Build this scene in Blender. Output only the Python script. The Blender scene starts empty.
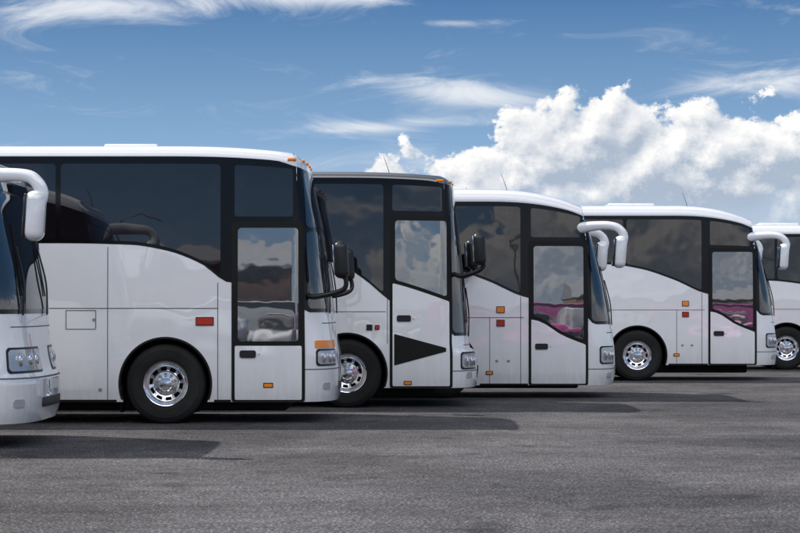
import bpy, bmesh, math, random
from mathutils import Vector, Matrix
random.seed(7)
scene = bpy.context.scene
COL = scene.collection

# ------------------------------------------------------------------ materials
def new_mat(name):
    m = bpy.data.materials.new(name); m.use_nodes = True
    nt = m.node_tree
    return m, nt, nt.nodes['Principled BSDF']

def simple(name, col, rough=0.5, metal=0.0, ior=1.5, coat=0.0, bump=0.0, bscale=20, var=0.0, vscale=3, spec=.5):
    m, nt, b = new_mat(name)
    b.inputs['Base Color'].default_value = (*col, 1)
    b.inputs['Roughness'].default_value = rough
    b.inputs['Metallic'].default_value = metal
    b.inputs['IOR'].default_value = ior
    b.inputs['Specular IOR Level'].default_value = spec
    b.inputs['Coat Weight'].default_value = coat
    b.inputs['Coat Roughness'].default_value = 0.05
    tc = nt.nodes.new('ShaderNodeTexCoord')
    if bump > 0:
        n = nt.nodes.new('ShaderNodeTexNoise'); n.inputs['Scale'].default_value = bscale
        n.inputs['Detail'].default_value = 2
        nt.links.new(tc.outputs['Object'], n.inputs['Vector'])
        bp = nt.nodes.new('ShaderNodeBump'); bp.inputs['Distance'].default_value = bump
        bp.inputs['Strength'].default_value = 1.0
        nt.links.new(n.outputs['Fac'], bp.inputs['Height'])
        nt.links.new(bp.outputs['Normal'], b.inputs['Normal'])
    if var > 0:
        n = nt.nodes.new('ShaderNodeTexNoise'); n.inputs['Scale'].default_value = vscale
        n.inputs['Detail'].default_value = 4
        nt.links.new(tc.outputs['Object'], n.inputs['Vector'])
        r = nt.nodes.new('ShaderNodeMapRange')
        r.inputs['From Min'].default_value = 0.3; r.inputs['From Max'].default_value = 0.7
        r.inputs['To Min'].default_value = 0; r.inputs['To Max'].default_value = 1
        nt.links.new(n.outputs['Fac'], r.inputs['Value'])
        mx = nt.nodes.new('ShaderNodeMix'); mx.data_type = 'RGBA'
        mx.inputs[6].default_value = (*[c*(1-var) for c in col], 1)
        mx.inputs[7].default_value = (*[min(1, c*(1+var)) for c in col], 1)
        nt.links.new(r.outputs[0], mx.inputs[0])
        nt.links.new(mx.outputs[2], b.inputs['Base Color'])
    return m

def paint(name, col, rough=0.3, dirt=1.0):
    m, nt, b = new_mat(name)
    L = nt.links.new
    tc = nt.nodes.new('ShaderNodeTexCoord')
    sep = nt.nodes.new('ShaderNodeSeparateXYZ'); L(tc.outputs['Object'], sep.inputs[0])
    mp = nt.nodes.new('ShaderNodeMapping'); mp.inputs['Scale'].default_value = (5, 5, 1.0)
    L(tc.outputs['Object'], mp.inputs['Vector'])
    n = nt.nodes.new('ShaderNodeTexNoise'); n.inputs['Scale'].default_value = 2.2; n.inputs['Detail'].default_value = 5
    n.inputs['Roughness'].default_value = 0.65
    L(mp.outputs[0], n.inputs['Vector'])
    h = nt.nodes.new('ShaderNodeMapRange'); h.inputs['From Min'].default_value = .95; h.inputs['From Max'].default_value = 0.25
    L(sep.outputs['Z'], h.inputs['Value'])
    a = nt.nodes.new('ShaderNodeMath'); a.operation = 'MULTIPLY'; L(h.outputs[0], a.inputs[0]); L(n.outputs['Fac'], a.inputs[1])
    a2 = nt.nodes.new('ShaderNodeMath'); a2.operation = 'MULTIPLY_ADD'; L(n.outputs['Fac'], a2.inputs[0])
    a2.inputs[1].default_value = 0.08; L(a.outputs[0], a2.inputs[2])
    a3 = nt.nodes.new('ShaderNodeMath'); a3.operation = 'MULTIPLY'; L(a2.outputs[0], a3.inputs[0]); a3.inputs[1].default_value = 0.6*dirt
    a3.use_clamp = True
    mx = nt.nodes.new('ShaderNodeMix'); mx.data_type = 'RGBA'
    mx.inputs[6].default_value = (*col, 1)
    mx.inputs[7].default_value = (0.30, 0.28, 0.26, 1)
    L(a3.outputs[0], mx.inputs[0]); L(mx.outputs[2], b.inputs['Base Color'])
    b.inputs['Roughness'].default_value = rough
    b.inputs['Coat Weight'].default_value = 1.0
    b.inputs['Coat Roughness'].default_value = 0.015
    b.inputs['Coat IOR'].default_value = 1.9
    n2 = nt.nodes.new('ShaderNodeTexNoise'); n2.inputs['Scale'].default_value = 1.6; n2.inputs['Detail'].default_value = 1
    L(tc.outputs['Object'], n2.inputs['Vector'])
    bp = nt.nodes.new('ShaderNodeBump'); bp.inputs['Distance'].default_value = 0.012; bp.inputs['Strength'].default_value = 0.6
    L(n2.outputs['Fac'], bp.inputs['Height']); L(bp.outputs[0], b.inputs['Normal']); L(bp.outputs[0], b.inputs['Coat Normal'])
    return m

M = {}
M['white'] = paint('white_paint', (0.82, 0.825, 0.845))
M['pink'] = paint('magenta_paint', (0.80, 0.07, 0.42))
M['greyroof'] = paint('dark_roof_paint', (0.07, 0.07, 0.075))
M['carsilver'] = paint('silver_paint', (0.45, 0.46, 0.48))
M['black'] = simple('black_gloss_panel', (0.004, 0.004, 0.005), 0.16, ior=1.4, bump=0.0015, bscale=2)
M['glass'] = simple('tinted_glass', (0.008, 0.006, 0.008), 0.015, ior=1.78, bump=0.0035, bscale=1.1)
M['door_glass'] = simple('clear_door_glass', (0.04, 0.045, 0.052), 0.015, ior=3.0, bump=0.002, bscale=1.8)
M['screen'] = simple('windscreen_glass', (0.015, 0.018, 0.022), 0.02, ior=2.0, bump=0.002, bscale=1.2)
M['rubber'] = simple('black_rubber', (0.006, 0.006, 0.006), 0.55, spec=.25)
M['seam'] = simple('panel_gap', (0.12, 0.12, 0.125), 0.8)
M['plastic'] = simple('black_plastic', (0.010, 0.010, 0.011), 0.35, bump=0.001, bscale=80)
M['tyre'] = simple('tyre_rubber', (0.014, 0.014, 0.014), 0.75, bump=0.002, bscale=60, var=0.4, spec=.3)
M['chrome'] = simple('polished_aluminium', (0.90, 0.90, 0.92), 0.12, metal=1.0, var=0.10, vscale=12)
M['under'] = simple('underbody_dark', (0.010, 0.010, 0.010), 0.8, var=0.3, spec=.2)
M['amber'] = simple('amber_lens', (0.85, 0.25, 0.02), 0.15)
M['red'] = simple('red_lens', (0.45, 0.03, 0.01), 0.15)
M['lamp'] = simple('headlamp_lens', (0.45, 0.47, 0.50), 0.08, ior=1.8, metal=0.3)
M['mirror'] = simple('mirror_glass', (0.6, 0.6, 0.62), 0.02, metal=1.0)
M['plate'] = simple('number_plate', (0.75, 0.75, 0.70), 0.4)
M['grey'] = simple('grey_lettering', (0.22, 0.23, 0.25), 0.5)

# ------------------------------------------------------------------ mesh helpers
def finish(name, bm, mats, parent=None, smooth=True, angle=32):
    me = bpy.data.meshes.new(name)
    bmesh.ops.recalc_face_normals(bm, faces=bm.faces)
    bm.to_mesh(me); bm.free()
    for mt in mats: me.materials.append(mt)
    if smooth:
        for p in me.polygons: p.use_smooth = True
        me.set_sharp_from_angle(angle=math.radians(angle))
    ob = bpy.data.objects.new(name, me); COL.objects.link(ob)
    if parent: ob.parent = parent
    return ob

def pchip(pts):
    xs = [p[0] for p in pts]; ys = [p[1] for p in pts]; n = len(xs)
    d = [(ys[i+1]-ys[i])/(xs[i+1]-xs[i]) for i in range(n-1)]
    m = [d[0]] + [0 if d[i-1]*d[i] <= 0 else 2*d[i-1]*d[i]/(d[i-1]+d[i]) for i in range(1, n-1)] + [d[-1]]
    def f(x):
        if x <= xs[0]: return ys[0]
        if x >= xs[-1]: return ys[-1]
        i = 0
        while x > xs[i+1]: i += 1
        h = xs[i+1]-xs[i]; t = (x-xs[i])/h
        return ((2*t**3-3*t*t+1)*ys[i] + (t**3-2*t*t+t)*h*m[i] + (-2*t**3+3*t*t)*ys[i+1] + (t**3-t*t)*h*m[i+1])
    return f

def rbox(name, c, size, mat, parent, bev=0.03, seg=3, rot=None):
    bm = bmesh.new(); bmesh.ops.create_cube(bm, size=1)
    for v in bm.verts: v.co = Vector((v.co.x*size[0], v.co.y*size[1], v.co.z*size[2]))
    bev = min(bev, 0.49*min(size))
    bmesh.ops.bevel(bm, geom=bm.edges[:], offset=bev, segments=seg, profile=0.5, affect='EDGES')
    if rot: bmesh.ops.rotate(bm, cent=(0, 0, 0), matrix=rot, verts=bm.verts)
    bmesh.ops.translate(bm, vec=c, verts=bm.verts)
    return finish(name, bm, [mat], parent, angle=50)

def tube(name, pts, rad, mat, parent, seg=12, sub=5, flat=1.0):
    P = [Vector(p) for p in pts]; R = list(rad) if hasattr(rad, '__len__') else [rad]*len(P)
    q = []; rr = []
    for i in range(len(P)-1):
        p0 = P[max(i-1, 0)]; p1 = P[i]; p2 = P[i+1]; p3 = P[min(i+2, len(P)-1)]
        for k in range(sub):
            t = k/sub
            q.append(0.5*((2*p1)+(p2-p0)*t+(2*p0-5*p1+4*p2-p3)*t*t+(3*p1-p0-3*p2+p3)*t**3))
            rr.append(R[i]*(1-t)+R[i+1]*t)
    q.append(P[-1]); rr.append(R[-1])
    bm = bmesh.new(); rings = []
    up = Vector((0, 1, 0.01))
    for i, c in enumerate(q):
        tg = (q[min(i+1, len(q)-1)]-q[max(i-1, 0)]).normalized()
        a = up - tg*up.dot(tg)
        if a.length < 0.05: a = Vector((0, 0, 1)) - tg*tg.z
        a.normalize(); b = tg.cross(a)
        rings.append([bm.verts.new(c + a*rr[i]*flat*math.cos(2*math.pi*k/seg) + b*rr[i]*math.sin(2*math.pi*k/seg)) for k in range(seg)])
    for i in range(len(rings)-1):
        for k in range(seg):
            bm.faces.new((rings[i][k], rings[i][(k+1) % seg], rings[i+1][(k+1) % seg], rings[i+1][k]))
    bm.faces.new(rings[0]); bm.faces.new(rings[-1][::-1])
    return finish(name, bm, [mat], parent, angle=60)

# ------------------------------------------------------------------ wheel (axis along Y, outer face at -Y)
def lathe(bm, prof, seg, mi, skip=None):
    rings = []
    for (r, y) in prof:
        rings.append([bm.verts.new((r*math.cos(2*math.pi*k/seg), y, r*math.sin(2*math.pi*k/seg))) for k in range(seg)])
    for i in range(len(rings)-1):
        for k in range(seg):
            if skip and skip(i, k): continue
            f = bm.faces.new((rings[i][k], rings[i][(k+1) % seg], rings[i+1][(k+1) % seg], rings[i+1][k])); f.material_index = mi
def wheel_mesh():
    bm = bmesh.new()
    ty = [(.300, -.125), (.315, -.142), (.345, -.150), (.350, -.153), (.354, -.150), (.40, -.158), (.45, -.156), (.455, -.159), (.46, -.155), (.49, -.146), (.515, -.135), (.530, -.118), (.537, -.10),
          (.537, -.075), (.525, -.072), (.525, -.062), (.538, -.059), (.538, -.006), (.525, -.004), (.525, .004), (.538, .006), (.538, .059), (.525, .062), (.525, .072), (.537, .075),
          (.537, .10), (.515, .135), (.45, .156), (.345, .15), (.300, .125)]
    lathe(bm, ty, 72, 0)
    rim = [(.300, -.122), (.308, -.142), (.299, -.151), (.290, -.147), (.282, -.12), (.270, -.080), (.252, -.058), (.240, -.060), (.228, -.076), (.180, -.104), (.170, -.112), (.162, -.122),
           (.105, -.126), (.098, -.135), (.094, -.170), (.085, -.182), (.05, -.188), (.006, -.190)]
    lathe(bm, rim, 80, 1, skip=lambda i, k: i == 8 and (k % 8) < 5)
    lathe(bm, [(.29, -.02), (.006, -.02)], 40, 2)
    for j in range(10):
        a = 2*math.pi*(j+.1)/10
        for (rr_, r1, r2, dp, yy) in ((.135, .020, .020, .03, -.137), (.135, .013, .010, .035, -.165)):
            r = bmesh.ops.create_cone(bm, cap_ends=True, segments=8, radius1=r1, radius2=r2, depth=dp,
                                  matrix=Matrix.Translation((rr_*math.cos(a), yy, rr_*math.sin(a))) @ Matrix.Rotation(math.pi/2, 4, 'X'))
            for v in r['verts']:
                for f in v.link_faces: f.material_index = 1 if dp > .03 else 3
    bmesh.ops.recalc_face_normals(bm, faces=bm.faces)
    me = bpy.data.meshes.new('wheel'); bm.to_mesh(me); bm.free()
    for k in ('tyre', 'chrome', 'under', 'grey'): me.materials.append(M[k])
    for p in me.polygons: p.use_smooth = True
    me.set_sharp_from_angle(angle=math.radians(28))
    return me
WHEEL = wheel_mesh()

# ------------------------------------------------------------------ coach shell
class Shell:
    def __init__(s, F, xs, H, Rr, zb, length=12.2, W=1.275, n=3.0, rn=1.2, fn=1.8, droop=.1, dx0=-2.3):
        s.Ff = pchip(F); s.xs = xs; s.H = H; s.Rr = Rr; s.zb = zb; s.len = length; s.W0 = W; s.n = n; s.rn = rn; s.fn = fn
        s.zr = H-Rr; s.cache = {}; s.droop = droop; s.dx0 = dx0
    def W(s, z):
        w = s.W0
        if z > 1.6: w -= 0.022*(z-1.6)
        if z < 0.5: w -= 0.25*(0.5-z)**2
        if z > s.zr:
            t = min(1, (z-s.zr)/s.Rr); w -= s.Rr*s.rn*(1-math.sqrt(max(0, 1-t*t)))
        return w
    def F(s, z):
        f = s.Ff(z)
        if z < 0.45: f -= 0.8*(0.45-z)**2
        if z > s.zr:
            t = min(1, (z-s.zr)/s.Rr); f -= s.Rr*s.fn*(1-math.sqrt(max(0, 1-t*t)))
        return f
    def table(s, L, W):
        k = (round(L, 3), round(W, 3))
        if k not in s.cache:
            N = 120; e = 2/s.n; th = [math.pi/2*i/N for i in range(N+1)]
            pp = [(L*math.sin(t)**e, W*max(0, math.cos(t))**e) for t in th]
            acc = [0]
            for i in range(N): acc.append(acc[-1]+math.dist(pp[i], pp[i+1]))
            s.cache[k] = (th, [a/acc[-1] for a in acc])
        return s.cache[k]
    def dr(s, x, z):
        tz = max(0, min(1.02, (z-2.75)/(s.H-2.75))); tx = max(0, (x-s.dx0)/(-.8-s.dx0))
        tx = min(tx, 1.3)
        return z-s.droop*tz*tx**2.4
    def pt(s, q, z):
        P = s.pt0(q, z); P.z = s.dr(P.x, z); return P
    def pt0(s, q, z):
        W = s.W(z)
        if q <= 0: return Vector((s.xs+q, -W, z))
        if q >= 2: return Vector((s.xs-(q-2), W, z))
        L = max(0.03, s.F(z)-s.xs); qq = q if q <= 1 else 2-q
        th, ac = s.table(L, W); lo, hi = 0, len(ac)-1
        while hi-lo > 1:
            m = (lo+hi)//2
            if ac[m] <= qq: lo = m
            else: hi = m
        t = th[lo]+(th[hi]-th[lo])*(qq-ac[lo])/max(1e-9, ac[hi]-ac[lo])
        e = 2/s.n
        x = s.xs+L*math.sin(t)**e; y = -W*max(0, math.cos(t))**e
        return Vector((x, y if q <= 1 else -y, z))
    def nrm(s, q, z):
        dq = 0.01; dz = 0.01
        z = min(z, s.H-0.02)
        a = s.pt(q+dq, z)-s.pt(q-dq, z); b = s.pt(q, z+dz)-s.pt(q, z-dz)
        v = a.cross(b); v.normalize(); return v
    def q(s, x): return x-s.xs if x <= s.xs else (x-s.xs)/1.65

    def build(s, name, parent, mat, wheels, wz, Ra, roofmat=None):
        x_rear = -(s.len+s.xs)+.45
        qs = [x_rear*(1-i/10)+(-2.4)*(i/10) for i in range(10)] + [-2.4+.2*i for i in range(12)] + [0] + [i/20 for i in range(1, 40)]
        nf = 22
        far = [2-q for q in qs[:nf]][::-1]
        qs = qs + [2.0] + far
        zs = [s.zb, .36, .42, .5, .6, .7, .76, .8, .84, .88, .92, .96, 1.0, 1.1, 1.25, 1.4, 1.55]
        zs = [z for z in zs if z > s.zb+.02 or z == s.zb]
        z = 1.75
        while z < s.zr-0.05: zs.append(z); z += 0.15
        for i in range(10): zs.append(s.zr + s.Rr*math.sin(math.pi/2*i/9))
        xr = -s.len
        bm = bmesh.new(); rings = []
        for z in zs:
            ring = [s.pt(q, z) for q in qs]
            W = s.W(z); t = max(0, (z-s.zr)/s.Rr); xr2 = xr + s.Rr*(1-math.sqrt(max(0, 1-min(1, t)**2)))
            x0 = xr+.45; L = x0-xr2
            rear = []
            for i in range(1, 24):
                a = math.pi*i/24; e = 2/3.5
                c = math.cos(a); sn = math.sin(a)
                rear.append(Vector((x0-L*sn**e, W*math.copysign(abs(c)**e, c), z)))
            rings.append([bm.verts.new(v) for v in ring+rear])
        top = rings[-1]
        for (k, dz) in ((.90, .010), (.6, .03)):
            rings.append([bm.verts.new((-(s.len/2) + (v.co.x+s.len/2)*(1-(1-k)*.3), v.co.y*k, v.co.z+dz)) for v in top])
        n = len(rings[0])
        for i in range(len(rings)-1):
            for k in range(n):
                f = bm.faces.new((rings[i][k], rings[i][(k+1) % n], rings[i+1][(k+1) % n], rings[i+1][k]))
                if zs[min(i, len(zs)-1)] >= s.zr-.001 and roofmat: f.material_index = 2
        R = rings[-1]; nq = len(qs)
        mid = nq//2
        for k in range(mid):
            a, b, c, d_ = R[k], R[k+1], R[nq-2-k], R[nq-1-k]
            vs = []
            for v in (a, b, c, d_):
                if v not in vs: vs.append(v)
            if len(vs) >= 3:
                f = bm.faces.new(vs)
                if roofmat: f.material_index = 2
        f = bm.faces.new([R[nq-1]] + R[nq:] + [R[0]])
        if roofmat: f.material_index = 2
        bm.faces.new(rings[0][::-1])
        ob = finish(name, bm, [mat, M['under'], roofmat or mat], None)
        cb = bmesh.new()
        for wx in wheels:
            for sg in (-1, 1):
                bmesh.ops.create_cone(cb, cap_ends=True, segments=72, radius1=Ra, radius2=Ra, depth=1.4,
                    matrix=Matrix.Translation((wx, sg*(s.W0+.7-.62), wz)) @ Matrix.Rotation(math.pi/2, 4, 'X'))
        cut = finish('cutter', cb, [M['under']], None)
        md = ob.modifiers.new('b', 'BOOLEAN'); md.object = cut; md.operation = 'DIFFERENCE'; md.solver = 'EXACT'
        dg = bpy.context.evaluated_depsgraph_get()
        me = bpy.data.meshes.new_from_object(ob.evaluated_get(dg))
        ob.modifiers.clear(); ob.data = me
        bpy.data.objects.remove(cut)
        for p in me.polygons:
            for wx in wheels:
                if math.hypot(p.center.x-wx, p.center.z-wz) < Ra*1.003 and abs(p.center.y) < s.W0-.03: p.material_index = 1
            p.use_smooth = True
        me.set_sharp_from_angle(angle=math.radians(32))
        ob.parent = parent
        return ob

    def panel(s, name, q0, q1, zt, zb, mat, off, parent, r=0.0, side='R', nz=6, step=.12, depth=.012):
        if q1-q0 < .003: return None
        ft = zt if callable(zt) else (lambda q: zt)
        fb = zb if callable(zb) else (lambda q: zb)
        mscale = lambda a, b: abs(b-a)*(1.0 if (a+b)/2 <= 0 or (a+b)/2 >= 2 else 1.65)
        cols = set([q0, q1])
        for sg in (0, 2):
            if q0 < sg < q1: cols.add(sg)
        qq = q0
        while qq < q1:
            cols.add(qq); qq += step if (qq < -0.001 or qq > 2) else min(step, .045)
        if r > 0:
            for i in range(1, 9):
                dd = r*(1-math.cos(math.pi/2*i/8))
                a = dd if q0 < 0 or q0 > 2 else dd/1.65
                b = dd if q1 < 0 or q1 > 2 else dd/1.65
                cols.add(q0+a); cols.add(q1-b)
        cols = sorted(c for c in cols if q0 <= c <= q1)
        cc = [cols[0]]
        for c in cols[1:]:
            if c-cc[-1] > 1e-5: cc.append(c)
        cols = cc
        bm = bmesh.new(); G = []; nm = {}
        for c in cols:
            t, b = ft(c), fb(c)
            if r > 0:
                d = min(mscale(q0, c), mscale(c, q1))
                if d < r:
                    tr = r-math.sqrt(max(0, r*r-(r-d)**2)); t -= tr; b += tr
            if t-b < .002: m = (t+b)/2; t, b = m+.001, m-.001
            col = []
            for k in range(nz+1):
                z = b+(t-b)*k/nz
                P = s.pt(c, z); N = s.nrm(c, z)
                v = bm.verts.new(P+N*off); nm[v] = N; col.append(v)
            G.append(col)
        for i in range(len(G)-1):
            for k in range(nz):
                bm.faces.new((G[i][k], G[i+1][k], G[i+1][k+1], G[i][k+1]))
        border = [G[i][0] for i in range(len(G))] + [G[-1][k] for k in range(1, nz+1)] + [G[i][nz] for i in range(len(G)-2, -1, -1)] + [G[0][k] for k in range(nz-1, 0, -1)]
        inner = [bm.verts.new(v.co-nm[v]*depth) for v in border]
        m = len(border)
        for i in range(m):
            bm.faces.new((border[i], inner[i], inner[(i+1) % m], border[(i+1) % m]))
        if side == 'L':
            for v in bm.verts: v.co.y = -v.co.y
        elif side == 'B':
            g = bmesh.ops.duplicate(bm, geom=bm.verts[:]+bm.edges[:]+bm.faces[:])
            for e in g['geom']:
                if isinstance(e, bmesh.types.BMVert): e.co.y = -e.co.y
        return finish(name, bm, [mat], parent)

def arch_trim(s, parent, wx, wz, Ra, zb):
    bm = bmesh.new()
    for sg in (-1, 1):
        prev = None
        for i in range(0, 73):
            a = -.35+(math.pi+.7)*i/72
            row = []
            for (r, dy) in ((Ra-.012, -.03), (Ra-.012, .008), (Ra+.014, .008), (Ra+.018, -.004)):
                x = wx+r*math.cos(a); z = wz+r*math.sin(a)
                z = max(z, zb+.001)
                row.append(bm.verts.new((x, sg*(s.W(z)+dy), z)))
            if prev:
                for k in range(3): bm.faces.new((prev[k], prev[k+1], row[k+1], row[k]))
            prev = row
    return finish('wheel_arch_trim', bm, [M['rubber']], parent)

def coach(design, F0, D, dz=0.0):
    e = bpy.data.objects.new('coach_bus', None); COL.objects.link(e)
    e.location = (F0, D+1.275, 0); e.empty_display_size = 1
    d = design
    wheels = [d['wx'], d['wx']-6.1, d['wx']-7.45]
    s = Shell([(z+dz, x) for z, x in d['F']], d['xs'], d['H']+dz, d['Rr'], d['zb']+dz, fn=d.get('fn', 1.8), droop=d['droop'])
    q = s.q
    Ra = .615
    s.build('body_shell', e, M['white'], wheels, .54, Ra, M[d['roof']] if d.get('roof') else None)
    for wx in wheels:
        arch_trim(s, e, wx, .54, Ra, s.zb)
        for sg in (-1, 1):
            w = bpy.data.objects.new('wheel', WHEEL); COL.objects.link(w); w.parent = e
            w.location = (wx, sg*(1.275-.19), .537)
            w.rotation_euler = (0, random.random()*6, 0 if sg < 0 else math.pi)
        tube('axle', [(wx, -.95, .52), (wx, 0, .50), (wx, .95, .52)], .09, M['under'], e)
    rbox('chassis', (-6.2, 0, .27), (11.0, 1.9, .22), M['under'], e, .04)
    bf = pchip([(x, z+dz) for x, z in d['edge']])
    wb = d['wb']+dz; bt = s.zr+d.get('bt', 0.0)
    def band_b(qq):
        if qq > 1: qq = 2-qq
        if qq <= 0: return bf(s.xs+qq)
        t = min(1, qq/.12); return bf(s.xs)*(1-t)+wb*t
    def band_t(qq):
        if qq > 1: qq = 2-qq
        if qq <= -0.25: return bt
        t = min(1, (qq+.25)/.45); t = t*t*(3-2*t); return bt-d['fcap']*t
    rearq = -(s.len+s.xs)+.6
    s.panel('window_band', rearq, 2-rearq, band_t, band_b, M['black'], .004, e, nz=14, step=.1)
    for (xa, xb) in d['windows']:
        g0, g1 = q(xa), q(xb)
        s.panel('side_window', g0, g1, bt-d['wt'], lambda c: bf(s.xs+c)+.045, M['glass'], .009, e, r=.05, side='B', nz=8, step=.1)
    s.panel('driver_window', q(d['door'][0]), q(d['door'][1])-.03, bt-d['wt'], lambda c: max(bf(-2.4), wb)+.05, M['glass'], .009, e, r=.05, side='L')
    ws = d['ws']
    if d.get('split'):
        z1 = d['split']+dz
        s.panel('lower_windscreen', ws, 2-ws, z1-.03, wb+.05, M['screen'], .010, e, r=.06, nz=10)
        s.panel('upper_windscreen', ws, 2-ws, bt-d['fcap']-.06, z1+.03, M['screen'], .010, e, r=.06, nz=8)
    else:
        s.panel('windscreen', ws, 2-ws, d['wtop']+dz, wb+.05, M['screen'], .010, e, r=.08, nz=14)
        s.panel('destination_glass', ws+.1, 1.9-ws, bt-d['fcap']-.05, d['wtop']+dz+.06, M['glass'], .010, e, r=.03)
    # -- door
    xa, xb = d['door']; zt = d['dtop']+dz; zb = s.zb
    s.panel('upper_front_window', q(xa)+.04, q(xb)-.10, bt-d['wt'], zt+.07, M['glass'], .009, e, r=.04)
    s.panel('door_frame', q(xa), q(xb), zt, zb+.004, M['rubber'], .009, e, r=.03, nz=16)
    fr = .045
    gq0, gq1 = q(xa+.085), q(xb-.085)
    gb = pchip([(x, z+dz) for x, z in d['gbot']])
    inv = lambda c: s.xs+(c if c <= 0 else c*1.65)
    s.panel('door_leaf', q(xa+fr), q(xb-fr), lambda c: gb(inv(c))-.03, zb+.03, M['white'], .018, e, nz=10, r=.02)
    s.panel('door_glass', gq0, gq1, zt-.085, lambda c: gb(inv(c))+.03, M['door_glass'], .018, e, r=.05, nz=10)
    if d.get('tri'):
        f1, f2 = d['tri']
        s.panel('door_kick_window', q(xa+.07), q(xb-.10), lambda c: f1+(-(inv(c)-xa)*.27), lambda c: f2+(inv(c)-xa)*.27, M['rubber'], .023, e)
    hz = d['hz']+dz
    s.panel('door_handle', q(xa+.11), q(xa+.33), hz+.05, hz-.05, M['plastic'], .032, e, r=.03)
    s.panel('door_lock', q(xa+.36), q(xa+.38), hz+.01, hz-.01, M['chrome'], .026, e)
    l0, l1, lz0, lz1 = d['lamp']; lz0 += dz; lz1 += dz
    for sd in ('R', 'L'):
        s.panel('headlamp_bezel', l0-.015, l1+.015, lz1+.025, lz0-.025, M['plastic'], .006, e, r=.05, side=sd)
        s.panel('headlamp', l0, l1, lz1, lz0, M['lamp'], .012, e, r=.05, side=sd)
        for k in (.25, .55, .82):
            c = l0+(l1-l0)*k; zc = (lz0+lz1)/2; P = s.pt(c, zc)+s.nrm(c, zc)*.006
            if sd == 'L': P.y = -P.y
            bm = bmesh.new(); bmesh.ops.create_uvsphere(bm, u_segments=20, v_segments=10, radius=min(.085, (lz1-lz0)*.40))
            for v in bm.verts: v.co = Vector((v.co.x*.3, v.co.y, v.co.z))
            bmesh.ops.translate(bm, vec=P, verts=bm.verts); finish('lamp_lens', bm, [M['chrome']], e)
        if d.get('ind'):
            i0, i1, iz0, iz1 = d['ind']
            s.panel('indicator', i0, i1, iz1+dz, iz0+dz, M['amber'], .014, e, r=.02, side=sd)
    s.panel('bumper_gap', .06, 1.94, d['bz']+dz, d['bz']-.014+dz, M['seam'], .003, e, nz=1)
    s.panel('front_flap_gap', .30, 1.70, wb-.14, wb-.152, M['seam'], .003, e, nz=1)
    s.panel('air_intake', .66, 1.34, .55+dz, .44+dz, M['plastic'], .005, e, r=.03)
    s.panel('number_plate', .87, 1.13, .74+dz, .63+dz, M['plate'], .02, e)
    s.panel('fog_lamp', .28, .38, .55+dz, .46+dz, M['lamp'], .01, e, r=.03, side='B')
    for c0 in (.45, 1.2):
        pts = [s.pt(c0, wb-.02)+s.nrm(c0, wb)*.03, s.pt(c0+.02, wb+.35)+s.nrm(c0, wb+.35)*.06, s.pt(c0+.02, wb+.75)+s.nrm(c0, wb+.7)*.04]
        tube('wiper_arm', pts, .011, M['plastic'], e, seg=6)
        tube('wiper_blade', [s.pt(c0+.02, z)+s.nrm(c0+.02, z)*.022 for z in (wb+.2, wb+.6, wb+1.0)], .009, M['rubber'], e, seg=6)
    def seam_v(x, z0, z1): s.panel('panel_gap', q(x), q(x)+.010, z1+dz, z0+dz, M['seam'], .0045, e, side='B', nz=max(4, int((z1-z0)*12)), depth=.006)
    def seam_h(x0, x1, z): s.panel('panel_gap', q(x0), q(x1), z+dz, z-.010+dz, M['seam'], .0045, e, side='B', nz=1, step=.5, depth=.006)
    for sv in d['sv']: seam_v(*sv)
    for sh in d['sh']: seam_h(*sh)
    for (lx, lz) in d.get('locks', []):
        s.panel('locker_lock', q(lx), q(lx)+.05, lz+.02+dz, lz-.02+dz, M['grey'], .006, e, r=.015, side='B', nz=2)
    s.panel('sill_trim', q(d['wx']+Ra+.04), q(xa)-.01, s.zb+.03, s.zb+.002, M['rubber'], .006, e, nz=1, side='R')
    s.panel('sill_trim', q(-8.4), q(d['wx']-Ra-.04), s.zb+.03, s.zb+.002, M['rubber'], .006, e, nz=1, side='B')
    for wx in (wheels[0], wheels[2]):
        for sg in (-1, 1):
            rbox('mud_flap', (wx-.60, sg*1.06, .33), (.015, .36, .36), M['rubber'], e, .005, 1)
    for (mx, mz, mat, w, h) in d['markers']:
        sd_ = 'B' if mx < xa-.05 else 'R'
        s.panel('marker_bezel', q(mx)-.012, q(mx)+w+.012, mz+h/2+dz+.012, mz-h/2+dz-.012, M['plastic'], .012 if sd_ == 'B' else .022, e, r=.01, side=sd_, nz=2)
        s.panel('marker_lamp', q(mx), q(mx)+w, mz+h/2+dz, mz-h/2+dz, M[mat], .018 if sd_ == 'B' else .028, e, r=.01, side=sd_, nz=2)
    for (hx, hl) in d['hatch']:
        rbox('roof_hatch', (hx, 0, s.H+.05), (hl, .9, .07), M['white'], e, .03)
    if d.get('ac'):
        rbox('air_conditioner', (-7.2, 0, s.H+.09), (2.6, 1.7, .16), M['white'], e, .07, 4)
    ax = d.get('ant', -1.2)
    az_ = s.dr(ax, s.H)
    tube('antenna', [(ax, -.5, az_), (ax-.05, -.5, az_+.16), (ax-.11, -.5, az_+.32)], [.007, .005, .003], M['plastic'], e, seg=6)
    if d.get('roofmark'):
        for c in (.25, .6, 1.0, 1.4, 1.75):
            rbox('roof_marker_lamp', s.pt(c, s.zr+s.Rr*.35), (.06, .09, .035), M['amber'], e, .012)
        for x in (-.62, -8):
            for sg in (-1, 1): rbox('roof_marker_lamp', (x, sg*(s.W(s.zr)-.01), s.dr(x, s.zr+.04)), (.12, .05, .04), M['amber'], e, .012)
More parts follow.
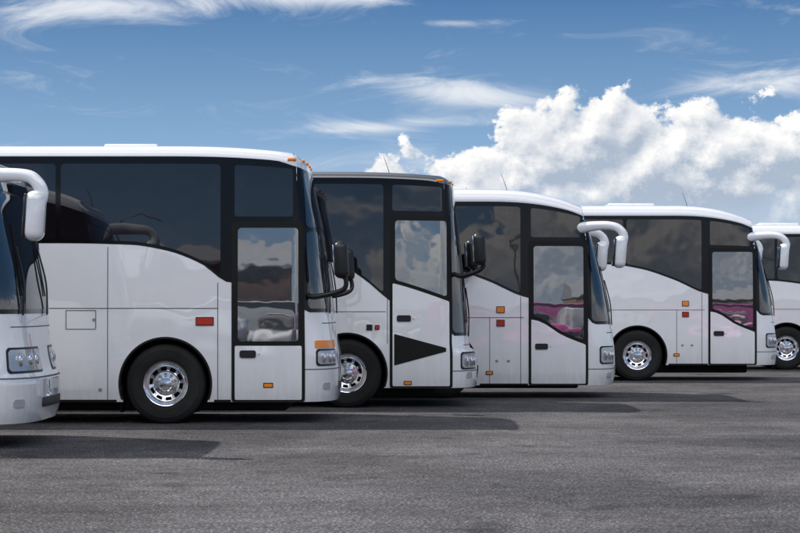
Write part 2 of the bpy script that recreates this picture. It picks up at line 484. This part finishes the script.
    # -- mirrors
    for sg in ((-1, 1) if not d.get('onemirror') else (-1,)):
        if d.get('horn'):
            hx = d['hx']; hz0 = d['horn']+dz
            tube('mirror_arm', [(-.98, sg*1.05, hz0-.08), (-.72, sg*1.2, hz0-.01), (-.40, sg*1.36, hz0+.03), (hx-.10, sg*1.45, hz0+.02), (hx+.03, sg*1.48, hz0-.05), (hx+.085, sg*1.48, hz0-.17), (hx+.06, sg*1.48, hz0-.34)],
                 [.11, .10, .078, .070, .072, .078, .06], M['white'], e, seg=20, flat=.6)
            rbox('mirror_housing', (hx+.015, sg*1.48, hz0-.42), (.22, .27, .55), M['white'], e, .10, 6, Matrix.Rotation(.06, 3, 'Y'))
            rbox('mirror_back_trim', (hx-.083, sg*1.48, hz0-.42), (.03, .23, .48), M['plastic'], e, .012, 2, Matrix.Rotation(.06, 3, 'Y'))
            rbox('mirror_glass', (hx-.097, sg*1.48, hz0-.42), (.012, .19, .42), M['mirror'], e, .004, 2, Matrix.Rotation(.06, 3, 'Y'))
        else:
            x0, z0, hx, hzc = d['low']
            tube('mirror_arm', [(x0, sg*1.2, z0), (x0+.12, sg*1.36, z0-.03), (hx-.02, sg*1.5, z0+.04), (hx+.07, sg*1.54, z0+.14), (hx+.02, sg*1.54, hzc-.12)],
                 [.035, .038, .035, .032, .03], M['plastic'], e)
            rbox('mirror_housing', (hx, sg*1.54, hzc), (.20, .26, .5), M['plastic'], e, .09, 5, Matrix.Rotation(-.06, 3, 'Y'))
            rbox('mirror_glass', (hx-.095, sg*1.54, hzc), (.02, .19, .4), M['mirror'], e, .008, 2, Matrix.Rotation(-.06, 3, 'Y'))
    return e

# ---- coach body designs (metres; x measured back from the nose, z above ground)
A = dict(H=3.75, Rr=.15, zb=.296, xs=-.62, wx=-2.32, wb=1.50, fcap=.08, wt=.10, ws=.14, fn=2.0, droop=.07,
    F=[(.28, 0), (.9, 0), (1.05, -.03), (1.45, -.09), (2.4, -.22), (3.3, -.38), (3.8, -.46)],
    edge=[(-12, 2.42), (-3.73, 2.43), (-2.8, 2.41), (-2.3, 2.33), (-1.85, 2.16), (-1.44, 1.90), (-1.40, 1.9), (-.62, 1.9)],
    windows=[(-3.73, -1.58), (-5.6, -3.80), (-7.4, -5.67), (-9.2, -7.47), (-11.2, -9.27)],
    door=(-1.43, -.44), dtop=2.72, gbot=[(-1.43, 1.08), (-.4, 1.08)], hz=.94, split=2.62,
    lamp=(.22, .52, .80, .98), ind=(.20, .54, 1.02, 1.12), bz=.74,
    sv=[(-3.10, .30, 2.38), (-1.62, .30, 1.9), (-4.9, .30, 1.56), (-6.6, .30, 1.56), (-3.66, 1.28, 1.53), (-3.26, 1.28, 1.53)], sh=[(-8.2, -1.62, 1.56), (-3.66, -3.26, 1.28), (-3.66, -3.26, 1.53)],
    markers=[(-1.90, 1.38, 'red', .22, .09), (-.99, .52, 'amber', .11, .045), (-4.3, .52, 'amber', .11, .045)], hatch=[(-2.9, .75), (-8, .8)],
    locks=[(-3.22, .46), (-4.0, .46), (-3.3, 1.40)],
    low=(-.42, 1.74, .05, 2.20), roofmark=True, ant=-5)
B = dict(H=3.68, Rr=.13, zb=.311, xs=-.62, wx=-2.06, wb=1.12, fcap=.04, wt=.10, ws=.13, fn=1.8, roof='greyroof', droop=.05, bt=.03,
    F=[(.28, 0), (.84, 0), (.93, -.12), (1.43, -.17), (2.2, -.24), (3.4, -.38), (3.8, -.42)],
    edge=[(-12, 2.30), (-3.2, 2.30), (-2.5, 2.29), (-2.2, 2.24), (-1.8, 2.0), (-1.44, 1.70), (-1.38, 1.66), (-.62, 1.66)],
    windows=[(-3.5, -1.50), (-5.4, -3.57), (-7.2, -5.47), (-9, -7.27), (-11.2, -9.07)],
    door=(-1.40, -.42), dtop=3.0, gbot=[(-1.42, 1.98), (-1.25, 1.94), (-.4, 1.66)], hz=1.39, wtop=3.1,
    lamp=(.22, .50, .62, .84), bz=.58, tri=(1.17, .64),
    sv=[(-1.44, 1.0, 1.7), (-2.75, .31, 2.25), (-4.6, .31, 1.5), (-6.2, .31, 1.5)], sh=[(-7.8, -1.46, 1.5), (-1.36, -.47, 1.22)],
    markers=[(-1.17, .39, 'amber', .1, .04), (-1.75, 1.25, 'plastic', .07, .07), (-1.62, 1.25, 'red', .05, .05)], hatch=[(-6, .8)],
    low=(-.40, 2.08, -.02, 2.46), roofmark=True, ant=-1.4)
C = dict(H=3.70, Rr=.20, zb=.335, xs=-.66, wx=-3.07, wb=1.38, fcap=.06, wt=.08, ws=.10, fn=2.6, bt=-.02, droop=.24,
    F=[(.28, -.02), (.5, 0), (.9, -.01), (1.28, -.06), (1.9, -.18), (2.55, -.35), (3.1, -.51), (3.4, -.60), (3.8, -.63)],
    edge=[(-12, 2.46), (-4.4, 2.47), (-3.6, 2.45), (-3.0, 2.36), (-2.3, 2.13), (-1.62, 1.84), (-1.5, 1.82), (-.66, 1.6)],
    windows=[(-3.3, -1.72), (-5.2, -3.37), (-7.1, -5.27), (-9, -7.17), (-11.2, -9.07)],
    door=(-1.58, -.56), dtop=2.80, gbot=[(-1.58, 1.50), (-1.4, 1.46), (-1.0, 1.22), (-.5, 1.02)], hz=1.0, wtop=3.05,
    lamp=(.20, .46, .72, .98), bz=.62, horn=3.03, hx=-.06,
    sv=[(-1.72, .34, 1.85), (-2.25, .34, 1.5), (-3.9, .34, 2.4), (-5.7, .34, 1.5), (-7.4, .34, 1.5)], sh=[(-8.2, -1.66, 1.5)],
    markers=[(-2.12, 1.63, 'amber', .12, .09), (-2.12, 1.40, 'red', .12, .09), (-2.3, .55, 'amber', .1, .04), (-4.9, .55, 'amber', .1, .04)],
    locks=[(-1.95, .75), (-2.15, .75)],
    hatch=[(-3.1, 1.0)], ac=True, ant=-1.9)
E = dict(C); E.update(H=3.52, zb=.28, Rr=.22, wb=1.50, fcap=.04, wtop=2.95, ws=.13, onemirror=True, droop=.22,
    F=[(.28, -.03), (.5, 0), (.76, 0), (.84, -.06), (1.2, -.13), (1.66, -.17), (2.4, -.31), (3.2, -.46), (3.6, -.5)],
    lamp=(.26, .80, .86, 1.10), bz=.79, hx=.06, horn=2.99, ant=-.7, hatch=[])
E['edge'] = [(-12, 2.3), (-3, 2.3), (-2.2, 2.1), (-1.6, 1.84), (-1.5, 1.82), (-.66, 1.7)]
G = dict(C); G.update(H=3.57, edge=[(-12, 2.2), (-3.6, 2.2), (-2.6, 2.1), (-1.62, 1.8), (-.66, 1.6)])

coach(E, -4.05, 20.9)
coach(A, -0.835, 25.54)
coach(B, 1.24, 29.5)
coach(C, 3.78, 32.5, dz=-.11)
coach(C, 8.07, 40.0)
coach(G, 12.6, 46.8)
# the rest of the yard, behind the photographer: what the glass reflects
def copy_coach(src, loc, body=None):
    ne = bpy.data.objects.new('coach_bus', None); COL.objects.link(ne); ne.location = loc
    for c in src.children:
        o = bpy.data.objects.new(c.name.split('.')[0], c.data); COL.objects.link(o); o.parent = ne
        o.location = c.location; o.rotation_euler = c.rotation_euler
        if body:
            for sl in o.material_slots:
                if sl.material == M['white']:
                    sl.link = 'OBJECT'; sl.material = body
buses = [o for o in scene.objects if o.name.startswith('coach_bus')]
copy_coach(buses[1], (-2.0, -45, 0))
copy_coach(buses[4], (14.0, -47, 0), M['pink'])
copy_coach(buses[4], (28.0, -45, 0), M['pink'])
copy_coach(buses[2], (-18.0, -49, 0))

def car(loc, rot, body, van=False):
    e = bpy.data.objects.new('parked_car' if not van else 'parked_van', None); COL.objects.link(e)
    e.location = loc; e.rotation_euler = (0, 0, rot)
    def loft(name, st, mat):
        bm = bmesh.new(); rings = []
        for (x, z0, z1, w0, w1) in st:
            zm = z0+(z1-z0)*.55
            pr = [(-w0*.96, z0), (-w0, zm), (-w1, z1-.03), (-w1*.9, z1), (0, z1+.015), (w1*.9, z1), (w1, z1-.03), (w0, zm), (w0*.96, z0), (0, z0)]
            rings.append([bm.verts.new((x, y, z)) for y, z in pr])
        n = len(rings[0])
        for i in range(len(rings)-1):
            for k in range(n): bm.faces.new((rings[i][k], rings[i][(k+1) % n], rings[i+1][(k+1) % n], rings[i+1][k]))
        bm.faces.new(rings[0]); bm.faces.new(rings[-1][::-1])
        o = finish(name, bm, [mat], e)
        md = o.modifiers.new('s', 'SUBSURF'); md.levels = 1; md.render_levels = 2
        return o
    if van:
        loft('body', [(-2.6, .35, 1.2, .92, .90), (-2.55, .28, 2.2, .96, .86), (-1, .28, 2.28, .97, .86), (1.0, .28, 2.25, .97, .86), (1.5, .28, 1.95, .97, .84), (2.05, .28, 1.25, .95, .86), (2.55, .30, 1.05, .90, .80), (2.68, .35, .85, .80, .7)], body)
        loft('side_glass', [(.55, 1.25, 1.85, .985, .93), (.6, 1.25, 1.95, .985, .92), (1.2, 1.25, 1.9, .985, .91), (1.6, 1.25, 1.6, .98, .93)], M['glass'])
    else:
        loft('body', [(-2.2, .45, .80, .75, .70), (-2.12, .30, .93, .84, .80), (-1.6, .25, .98, .87, .83), (-.4, .22, .95, .88, .85), (.8, .22, .95, .88, .85), (1.5, .25, .90, .87, .80), (2.05, .28, .75, .80, .70), (2.2, .4, .62, .7, .6)], body)
        loft('glasshouse', [(-1.75, .90, .98, .78, .70), (-1.3, .90, 1.36, .80, .60), (-.2, .90, 1.43, .81, .60), (.35, .90, 1.38, .81, .60), (1.15, .88, .96, .80, .70)], M['glass'])
        loft('roof', [(-1.15, 1.36, 1.41, .60, .56), (-.9, 1.37, 1.45, .62, .58), (.15, 1.38, 1.46, .62, .58), (.35, 1.36, 1.41, .60, .55)], body)
    for x in (-1.35, 1.38):
        for sg in (-1, 1):
            w = bpy.data.objects.new('wheel', WHEEL); COL.objects.link(w); w.parent = e
            w.scale = (.60, .75, .60); w.location = (x, sg*(.80 if not van else .88), .322); w.rotation_euler = (0, 0, 0 if sg < 0 else math.pi)
    return e
car((-3.6, -9, 0), math.pi/2+.1, M['white'])
car((-8.0, -16, 0), .2, M['white'], van=True)
car((-.4, -10, 0), math.pi/2, M['carsilver'])
car((5.2, -12, 0), 0.15, M['pink'])
car((9.6, -19, 0), -.1, M['white'], van=True)
car((16.5, -17, 0), math.pi/2-.4, M['pink'])
car((22.0, -20, 0), .3, M['pink'])
car((27.5, -20, 0), 2.0, M['carsilver'])

# added depot building and lamp posts, out of view, for window reflections
brick = simple('brown_brick', (.24, .14, .10), .85, var=.3, vscale=.8)
steel = simple('grey_sheet_steel', (.30, .31, .33), .5, var=.15, vscale=.5)
def depot(loc, L_, H_, nd):
    e = bpy.data.objects.new('bus_depot_building', None); COL.objects.link(e); e.location = loc
    rbox('walls', (0, 0, H_/2), (L_, 16, H_), brick, e, .02, 1)
    bm = bmesh.new()
    a = [bm.verts.new((sx*(L_/2+.4), y, z)) for sx in (-1, 1) for y, z in ((-8.4, H_), (0, H_+1.8), (8.4, H_), (8.4, H_-.2), (-8.4, H_-.2))]
    for k in range(5): bm.faces.new((a[k], a[(k+1) % 5], a[5+(k+1) % 5], a[5+k]))
    bm.faces.new(a[:5]); bm.faces.new(a[5:][::-1]); finish('roof', bm, [steel], e, smooth=False)
    for i in range(nd):
        x = -L_/2+L_*(i+.5)/nd
        rbox('roller_door', (x, 8.03, 2.2), (L_/nd*.55, .1, 4.4), steel, e, .01, 1)
        rbox('window', (x, 8.03, H_-1.0), (L_/nd*.6, .08, .8), M['glass'], e, .01, 1)
depot((-24, -84, 0), 34, 9.0, 6)
depot((34, -92, 0), 40, 7.0, 7)
for x in (-13, 6, 24):
    e = bpy.data.objects.new('street_lamp', None); COL.objects.link(e); e.location = (x, -36, 0)
    tube('pole', [(0, 0, 0), (0, 0, 4), (0, 0, 8)], [.10, .08, .06], steel, e)
    tube('arm', [(0, 0, 7.9), (.5, 0, 8.2), (1.4, 0, 8.3)], [.05, .045, .04], steel, e)
    rbox('lamp_head', (1.7, 0, 8.3), (.7, .25, .12), steel, e, .05)

# ------------------------------------------------------------------ ground
def asphalt():
    m, nt, b = new_mat('asphalt'); L = nt.links.new
    tc = nt.nodes.new('ShaderNodeTexCoord')
    def noise(sc, det, ro=.6, vec=None):
        n = nt.nodes.new('ShaderNodeTexNoise'); n.noise_dimensions = '2D'; n.inputs['Scale'].default_value = sc
        n.inputs['Detail'].default_value = det; n.inputs['Roughness'].default_value = ro
        L(vec or tc.outputs['Object'], n.inputs['Vector']); return n.outputs['Fac']
    def mr(v, a, c, lo, hi):
        r = nt.nodes.new('ShaderNodeMapRange'); r.inputs['From Min'].default_value = a; r.inputs['From Max'].default_value = c
        r.inputs['To Min'].default_value = lo; r.inputs['To Max'].default_value = hi; L(v, r.inputs['Value']); return r.outputs[0]
    def mth(op, a, c):
        n = nt.nodes.new('ShaderNodeMath'); n.operation = op
        for i, v in enumerate((a, c)):
            if isinstance(v, (int, float)): n.inputs[i].default_value = v
            else: L(v, n.inputs[i])
        return n.outputs[0]
    big = mr(noise(.30, 5, .65), .38, .62, .74, 1.28)
    mp = nt.nodes.new('ShaderNodeMapping'); mp.inputs['Scale'].default_value = (.16, .8, 1); mp.inputs['Rotation'].default_value = (0, 0, .22); L(tc.outputs['Object'], mp.inputs['Vector'])
    streak = mr(noise(1.0, 5, .6, mp.outputs[0]), .32, .68, .82, 1.18)
    mid = mr(noise(5, 5, .75), .3, .7, .72, 1.28)
    fine = mr(noise(34, 3, .85), .37, .63, .40, 1.60)
    v = nt.nodes.new('ShaderNodeTexVoronoi'); v.voronoi_dimensions = '2D'; v.inputs['Scale'].default_value = 20; L(tc.outputs['Object'], v.inputs['Vector'])
    sp = mr(v.outputs['Distance'], .10, .25, 2.2, 1.0)
    vc = nt.nodes.new('ShaderNodeTexVoronoi'); vc.voronoi_dimensions = '2D'; vc.feature = 'DISTANCE_TO_EDGE'; vc.inputs['Scale'].default_value = .16
    wn = nt.nodes.new('ShaderNodeTexNoise'); wn.noise_dimensions = '2D'; wn.inputs['Scale'].default_value = 1.2; wn.inputs['Detail'].default_value = 4; L(tc.outputs['Object'], wn.inputs['Vector'])
    va = nt.nodes.new('ShaderNodeVectorMath'); va.operation = 'MULTIPLY_ADD'; L(wn.outputs['Color'], va.inputs[0]); va.inputs[1].default_value = (1.6, 1.6, 0); L(tc.outputs['Object'], va.inputs[2])
    L(va.outputs[0], vc.inputs['Vector'])
    cr = mr(vc.outputs['Distance'], .001, .004, .78, 1.0)
    oil = mr(noise(1.1, 4, .65), .60, .72, 1.0, .62)
    t = mth('MULTIPLY', big, streak); t = mth('MULTIPLY', t, mid); t = mth('MULTIPLY', t, fine); t = mth('MULTIPLY', t, sp); t = mth('MULTIPLY', t, cr); t = mth('MULTIPLY', t, oil)
    mx = nt.nodes.new('ShaderNodeVectorMath'); mx.operation = 'SCALE'; mx.inputs[0].default_value = (.096, .091, .094); L(t, mx.inputs['Scale'])
    L(mx.outputs[0], b.inputs['Base Color'])
    b.inputs['Roughness'].default_value = .9; b.inputs['Specular IOR Level'].default_value = .2
    bp = nt.nodes.new('ShaderNodeBump'); bp.inputs['Distance'].default_value = .008; bp.inputs['Strength'].default_value = 1.0
    L(mth('ADD', fine, mth('MULTIPLY', mid, .8)), bp.inputs['Height']); L(bp.outputs[0], b.inputs['Normal'])
    return m
bm = bmesh.new()
v = [bm.verts.new(p) for p in ((-2500, -2500, 0), (2500, -2500, 0), (2500, 2500, 0), (-2500, 2500, 0))]
bm.faces.new(v); finish('ground', bm, [asphalt()], smooth=False)

stone = simple('grit_stone', (.20, .19, .18), .8, var=.5, vscale=1)
bm = bmesh.new()
for i in range(900):
    y = 11.5+random.random()**1.3*22; x = (random.random()-.5)*y*.5
    r = random.uniform(.003, .010)
    g = bmesh.ops.create_icosphere(bm, subdivisions=1, radius=r)
    for vv in g['verts']:
        vv.co = Vector((vv.co.x*random.uniform(.7, 1.4)+x, vv.co.y*random.uniform(.7, 1.4)+y, vv.co.z*.7+r*.5))
finish('gravel', bm, [stone], smooth=False)

hm = simple('hill_vegetation', (.05, .065, .05), .9, var=.4, vscale=.02)
bm = bmesh.new(); n = 240; R = 1400
lo = []; hi = []; bk = []
for i in range(n):
    a = 2*math.pi*i/n
    h = 9+7*math.sin(a*3+1)+5*math.sin(a*7+2)+3*math.sin(a*17)+2*math.sin(a*41)
    h = max(3, h)
    lo.append(bm.verts.new((R*math.cos(a), R*math.sin(a), -1)))
    hi.append(bm.verts.new(((R+90)*math.cos(a), (R+90)*math.sin(a), h)))
    bk.append(bm.verts.new(((R+300)*math.cos(a), (R+300)*math.sin(a), -1)))
for i in range(n):
    j = (i+1) % n
    bm.faces.new((lo[i], lo[j], hi[j], hi[i])); bm.faces.new((hi[i], hi[j], bk[j], bk[i]))
finish('hills', bm, [hm], angle=80)

# ------------------------------------------------------------------ sun + sky
sd = Vector((-2.9, 1.25, 3.6)).normalized()
sun = bpy.data.lights.new('sun', 'SUN'); sun.energy = 5.0; sun.angle = math.radians(.5); sun.color = (1, .955, .89)
so = bpy.data.objects.new('sun', sun); COL.objects.link(so); so.rotation_euler = sd.to_track_quat('Z', 'Y').to_euler(); so.location = (-20, 10, 30)

w = bpy.data.worlds.new('World'); scene.world = w; w.use_nodes = True
nt = w.node_tree; nt.nodes.clear(); L = nt.links.new
STR = 0.1
sky = nt.nodes.new('ShaderNodeTexSky'); sky.sky_type = 'NISHITA'; sky.sun_disc = False
sky.sun_elevation = math.asin(sd.z); sky.sun_rotation = math.atan2(sd.x, sd.y) % (2*math.pi)
sky.air_density = 1.0; sky.dust_density = .6
tc = nt.nodes.new('ShaderNodeTexCoord'); sp = nt.nodes.new('ShaderNodeSeparateXYZ'); L(tc.outputs['Generated'], sp.inputs[0])
X, Y, Z = sp.outputs
def mth(op, *a, clamp=False):
    n = nt.nodes.new('ShaderNodeMath'); n.operation = op; n.use_clamp = clamp
    for i, v in enumerate(a):
        if isinstance(v, (int, float)): n.inputs[i].default_value = v
        else: L(v, n.inputs[i])
    return n.outputs[0]
def ss(v, a, b, lo=0, hi=1, smooth=True):
    n = nt.nodes.new('ShaderNodeMapRange'); n.interpolation_type = 'SMOOTHSTEP' if smooth else 'LINEAR'
    n.inputs['From Min'].default_value = a; n.inputs['From Max'].default_value = b
    n.inputs['To Min'].default_value = lo; n.inputs['To Max'].default_value = hi; L(v, n.inputs['Value']); return n.outputs[0]
def comb(a, b, c=0):
    n = nt.nodes.new('ShaderNodeCombineXYZ')
    for i, v in enumerate((a, b, c)):
        if isinstance(v, (int, float)): n.inputs[i].default_value = v
        else: L(v, n.inputs[i])
    return n.outputs[0]
def noise(vec, sc, det=8, ro=.55, dist=0):
    n = nt.nodes.new('ShaderNodeTexNoise'); n.noise_dimensions = '2D'; n.inputs['Scale'].default_value = sc; n.inputs['Detail'].default_value = det
    n.inputs['Roughness'].default_value = ro; n.inputs['Distortion'].default_value = dist; L(vec, n.inputs['Vector']); return n.outputs['Fac']
def voro(vec, sc):
    n = nt.nodes.new('ShaderNodeTexVoronoi'); n.voronoi_dimensions = '2D'; n.feature = 'F1'; n.inputs['Scale'].default_value = sc
    L(vec, n.inputs['Vector']); return n.outputs['Distance']
def mix(f, a, b):
    n = nt.nodes.new('ShaderNodeMix'); n.data_type = 'RGBA'
    if isinstance(f, float): n.inputs[0].default_value = f
    else: L(f, n.inputs[0])
    for i, v in ((6, a), (7, b)):
        if isinstance(v, tuple): n.inputs[i].default_value = (*[c/STR for c in v], 1)
        else: L(v, n.inputs[i])
    return n.outputs[2]
az = mth('ARCTAN2', X, mth('ABSOLUTE', Y)); el = mth('ARCSINE', Z)
U = mth('MULTIPLY_ADD', az, 1/.415, .5); V = mth('DIVIDE', el, .16)
rp = nt.nodes.new('ShaderNodeValToRGB'); cr = rp.color_ramp
st = [(0, (.62, .71, .80)), (.10, (.46, .60, .76)), (.17, (.25, .42, .65)), (.32, (.085, .21, .43)), (.75, (.06, .17, .40))]
cr.elements[0].position = 0; cr.elements[0].color = (*st[0][1], 1); cr.elements[1].position = st[-1][0]; cr.elements[1].color = (*st[-1][1], 1)
for p, c in st[1:-1]:
    e_ = cr.elements.new(p); e_.color = (*c, 1)
L(mth('DIVIDE', el, .5, clamp=True), rp.inputs[0])
sc = nt.nodes.new('ShaderNodeVectorMath'); sc.operation = 'SCALE'; L(rp.outputs[0], sc.inputs[0]); sc.inputs['Scale'].default_value = 1/STR
low = sc.outputs[0]
base = mix(ss(el, .28, .7), low, sky.outputs[0])
# added high cloud, out of view: brightest behind the camera to fill coach sides
zc = mth('MAXIMUM', Z, .12)
hv = comb(mth('DIVIDE', X, zc), mth('DIVIDE', Y, zc), 0)
hn = noise(hv, .9, 5, .6)
opp = ss(Y, .10, -.70)
hm_ = mth('MULTIPLY', ss(mth('ADD', hn, mth('MULTIPLY', opp, .12)), .48, .64), ss(el, .26, .40))
ccol = mix(opp, (.80, .83, .90), (2.25, 2.28, 2.36))
c_high = mix(hm_, base, ccol)
def blob(u0, v0, su, sv, slope=0.0, amp=1.0):
    du = mth('SUBTRACT', U, u0)
    a = mth('DIVIDE', du, su); b = mth('DIVIDE', mth('SUBTRACT', mth('SUBTRACT', V, v0), mth('MULTIPLY', du, slope)), sv)
    r = mth('ADD', mth('MULTIPLY', a, a), mth('MULTIPLY', b, b))
    return mth('MULTIPLY', mth('EXPONENT', mth('MULTIPLY', r, -1)), amp)
wv = comb(mth('MULTIPLY', az, 9), mth('MULTIPLY', el, 34), 0)
wn = noise(wv, 1.6, 7, .66, .6)
bl = blob(.14, .96, .20, .05, .12, .50)
for a in ((.42, 1.01, .13, .035, .0, .42), (.56, .70, .15, .042, -.25, .42), (.48, .585, .13, .026, .15, .38), (.97, .72, .14, .05, .0, .45), (.85, .97, .08, .02, 0, .2), (.57, .92, .05, .012, 0, .28), (.62, .45, .25, .05, 0, .3), (-.6, .7, .5, .1, 0, .4), (1.7, .9, .5, .15, 0, .4)):
    bl = mth('ADD', bl, blob(*a))
wd = ss(mth('ADD', wn, bl), .56, 1.18)
c1 = mix(wd, low, (.80, .84, .90))
fc = nt.nodes.new('ShaderNodeFloatCurve'); cv = fc.mapping.curves[0]
pts = [(0, .1), (.40, .18), (.46, .40), (.49, .51), (.54, .55), (.58, .58), (.62, .62), (.69, .64), (.75, .66), (.80, .69), (.85, .67), (.90, .63), (.95, .64), (1, .66)]
cv.points[0].location = pts[0]; cv.points[1].location = pts[-1]
for p in pts[1:-1]: cv.points.new(*p)
fc.mapping.update(); L(mth('MAXIMUM', mth('MINIMUM', U, 1.0), 0.0), fc.inputs['Value']); T = fc.outputs[0]
def dens(dx, dy):
    v = comb(mth('ADD', az, dx), mth('ADD', mth('MULTIPLY', el, 1.2), dy), 0)
    n1 = noise(v, 16, 2, .5); n2 = noise(v, 60, 5, .66)
    wv_ = nt.nodes.new('ShaderNodeVectorMath'); wv_.operation = 'ADD'; L(v, wv_.inputs[0]); L(comb(mth('MULTIPLY', n2, .018), mth('MULTIPLY', n1, .02), 0), wv_.inputs[1])
    v1 = voro(wv_.outputs[0], 34); v2 = voro(wv_.outputs[0], 90)
    t = mth('MULTIPLY', mth('SUBTRACT', n1, .5), .30)
    t = mth('ADD', t, mth('MULTIPLY', mth('SUBTRACT', n2, .5), .24))
    t = mth('ADD', t, mth('MULTIPLY', mth('SUBTRACT', .42, v1), .15))
    return mth('ADD', t, mth('MULTIPLY', mth('SUBTRACT', .42, v2), .05))
n0 = dens(0, 0); nl = dens(-.005, .008)
d = mth('SUBTRACT', mth('ADD', T, n0), V)
mask = ss(d, -.008, .035)
lowf = ss(mth('ADD', V, mth('MULTIPLY', n0, .5)), .24, .40)
mask = mth('MULTIPLY', mask, mth('MULTIPLY_ADD', lowf, .65, .35))
sh = mth('ADD', mth('MULTIPLY', mth('SUBTRACT', n0, nl), 6.0), mth('MULTIPLY_ADD', d, -2.1, .84), clamp=True)
cc = mix(sh, (.42, .50, .62), (1.02, 1.01, 1.0))
c_low = mix(mask, c1, cc)
def bgnode(c):
    n = nt.nodes.new('ShaderNodeBackground'); n.inputs['Strength'].default_value = STR
    if isinstance(c, tuple): n.inputs['Color'].default_value = (*[x/STR for x in c], 1)
    else: L(c, n.inputs['Color'])
    return n.outputs[0]
def mixsh(f, a, b):
    n = nt.nodes.new('ShaderNodeMixShader'); L(f, n.inputs[0]); L(a, n.inputs[1]); L(b, n.inputs[2]); return n.outputs[0]
above = mixsh(mth('GREATER_THAN', el, .255), bgnode(c_low), bgnode(c_high))
allsky = mixsh(mth('GREATER_THAN', Z, -.003), bgnode((.10, .10, .10)), above)
out = nt.nodes.new('ShaderNodeOutputWorld'); L(allsky, out.inputs[0])

# ------------------------------------------------------------------ camera
cam = bpy.data.cameras.new('camera'); cam.lens = 85.5; cam.sensor_width = 36; cam.shift_y = .048; cam.clip_end = 6000
co = bpy.data.objects.new('camera', cam); COL.objects.link(co); co.location = (0, 0, 1.6); co.rotation_euler = (math.radians(90), 0, 0)
scene.camera = co
scene.view_settings.view_transform = 'Standard'; scene.view_settings.look = 'None'; scene.view_settings.exposure = 0
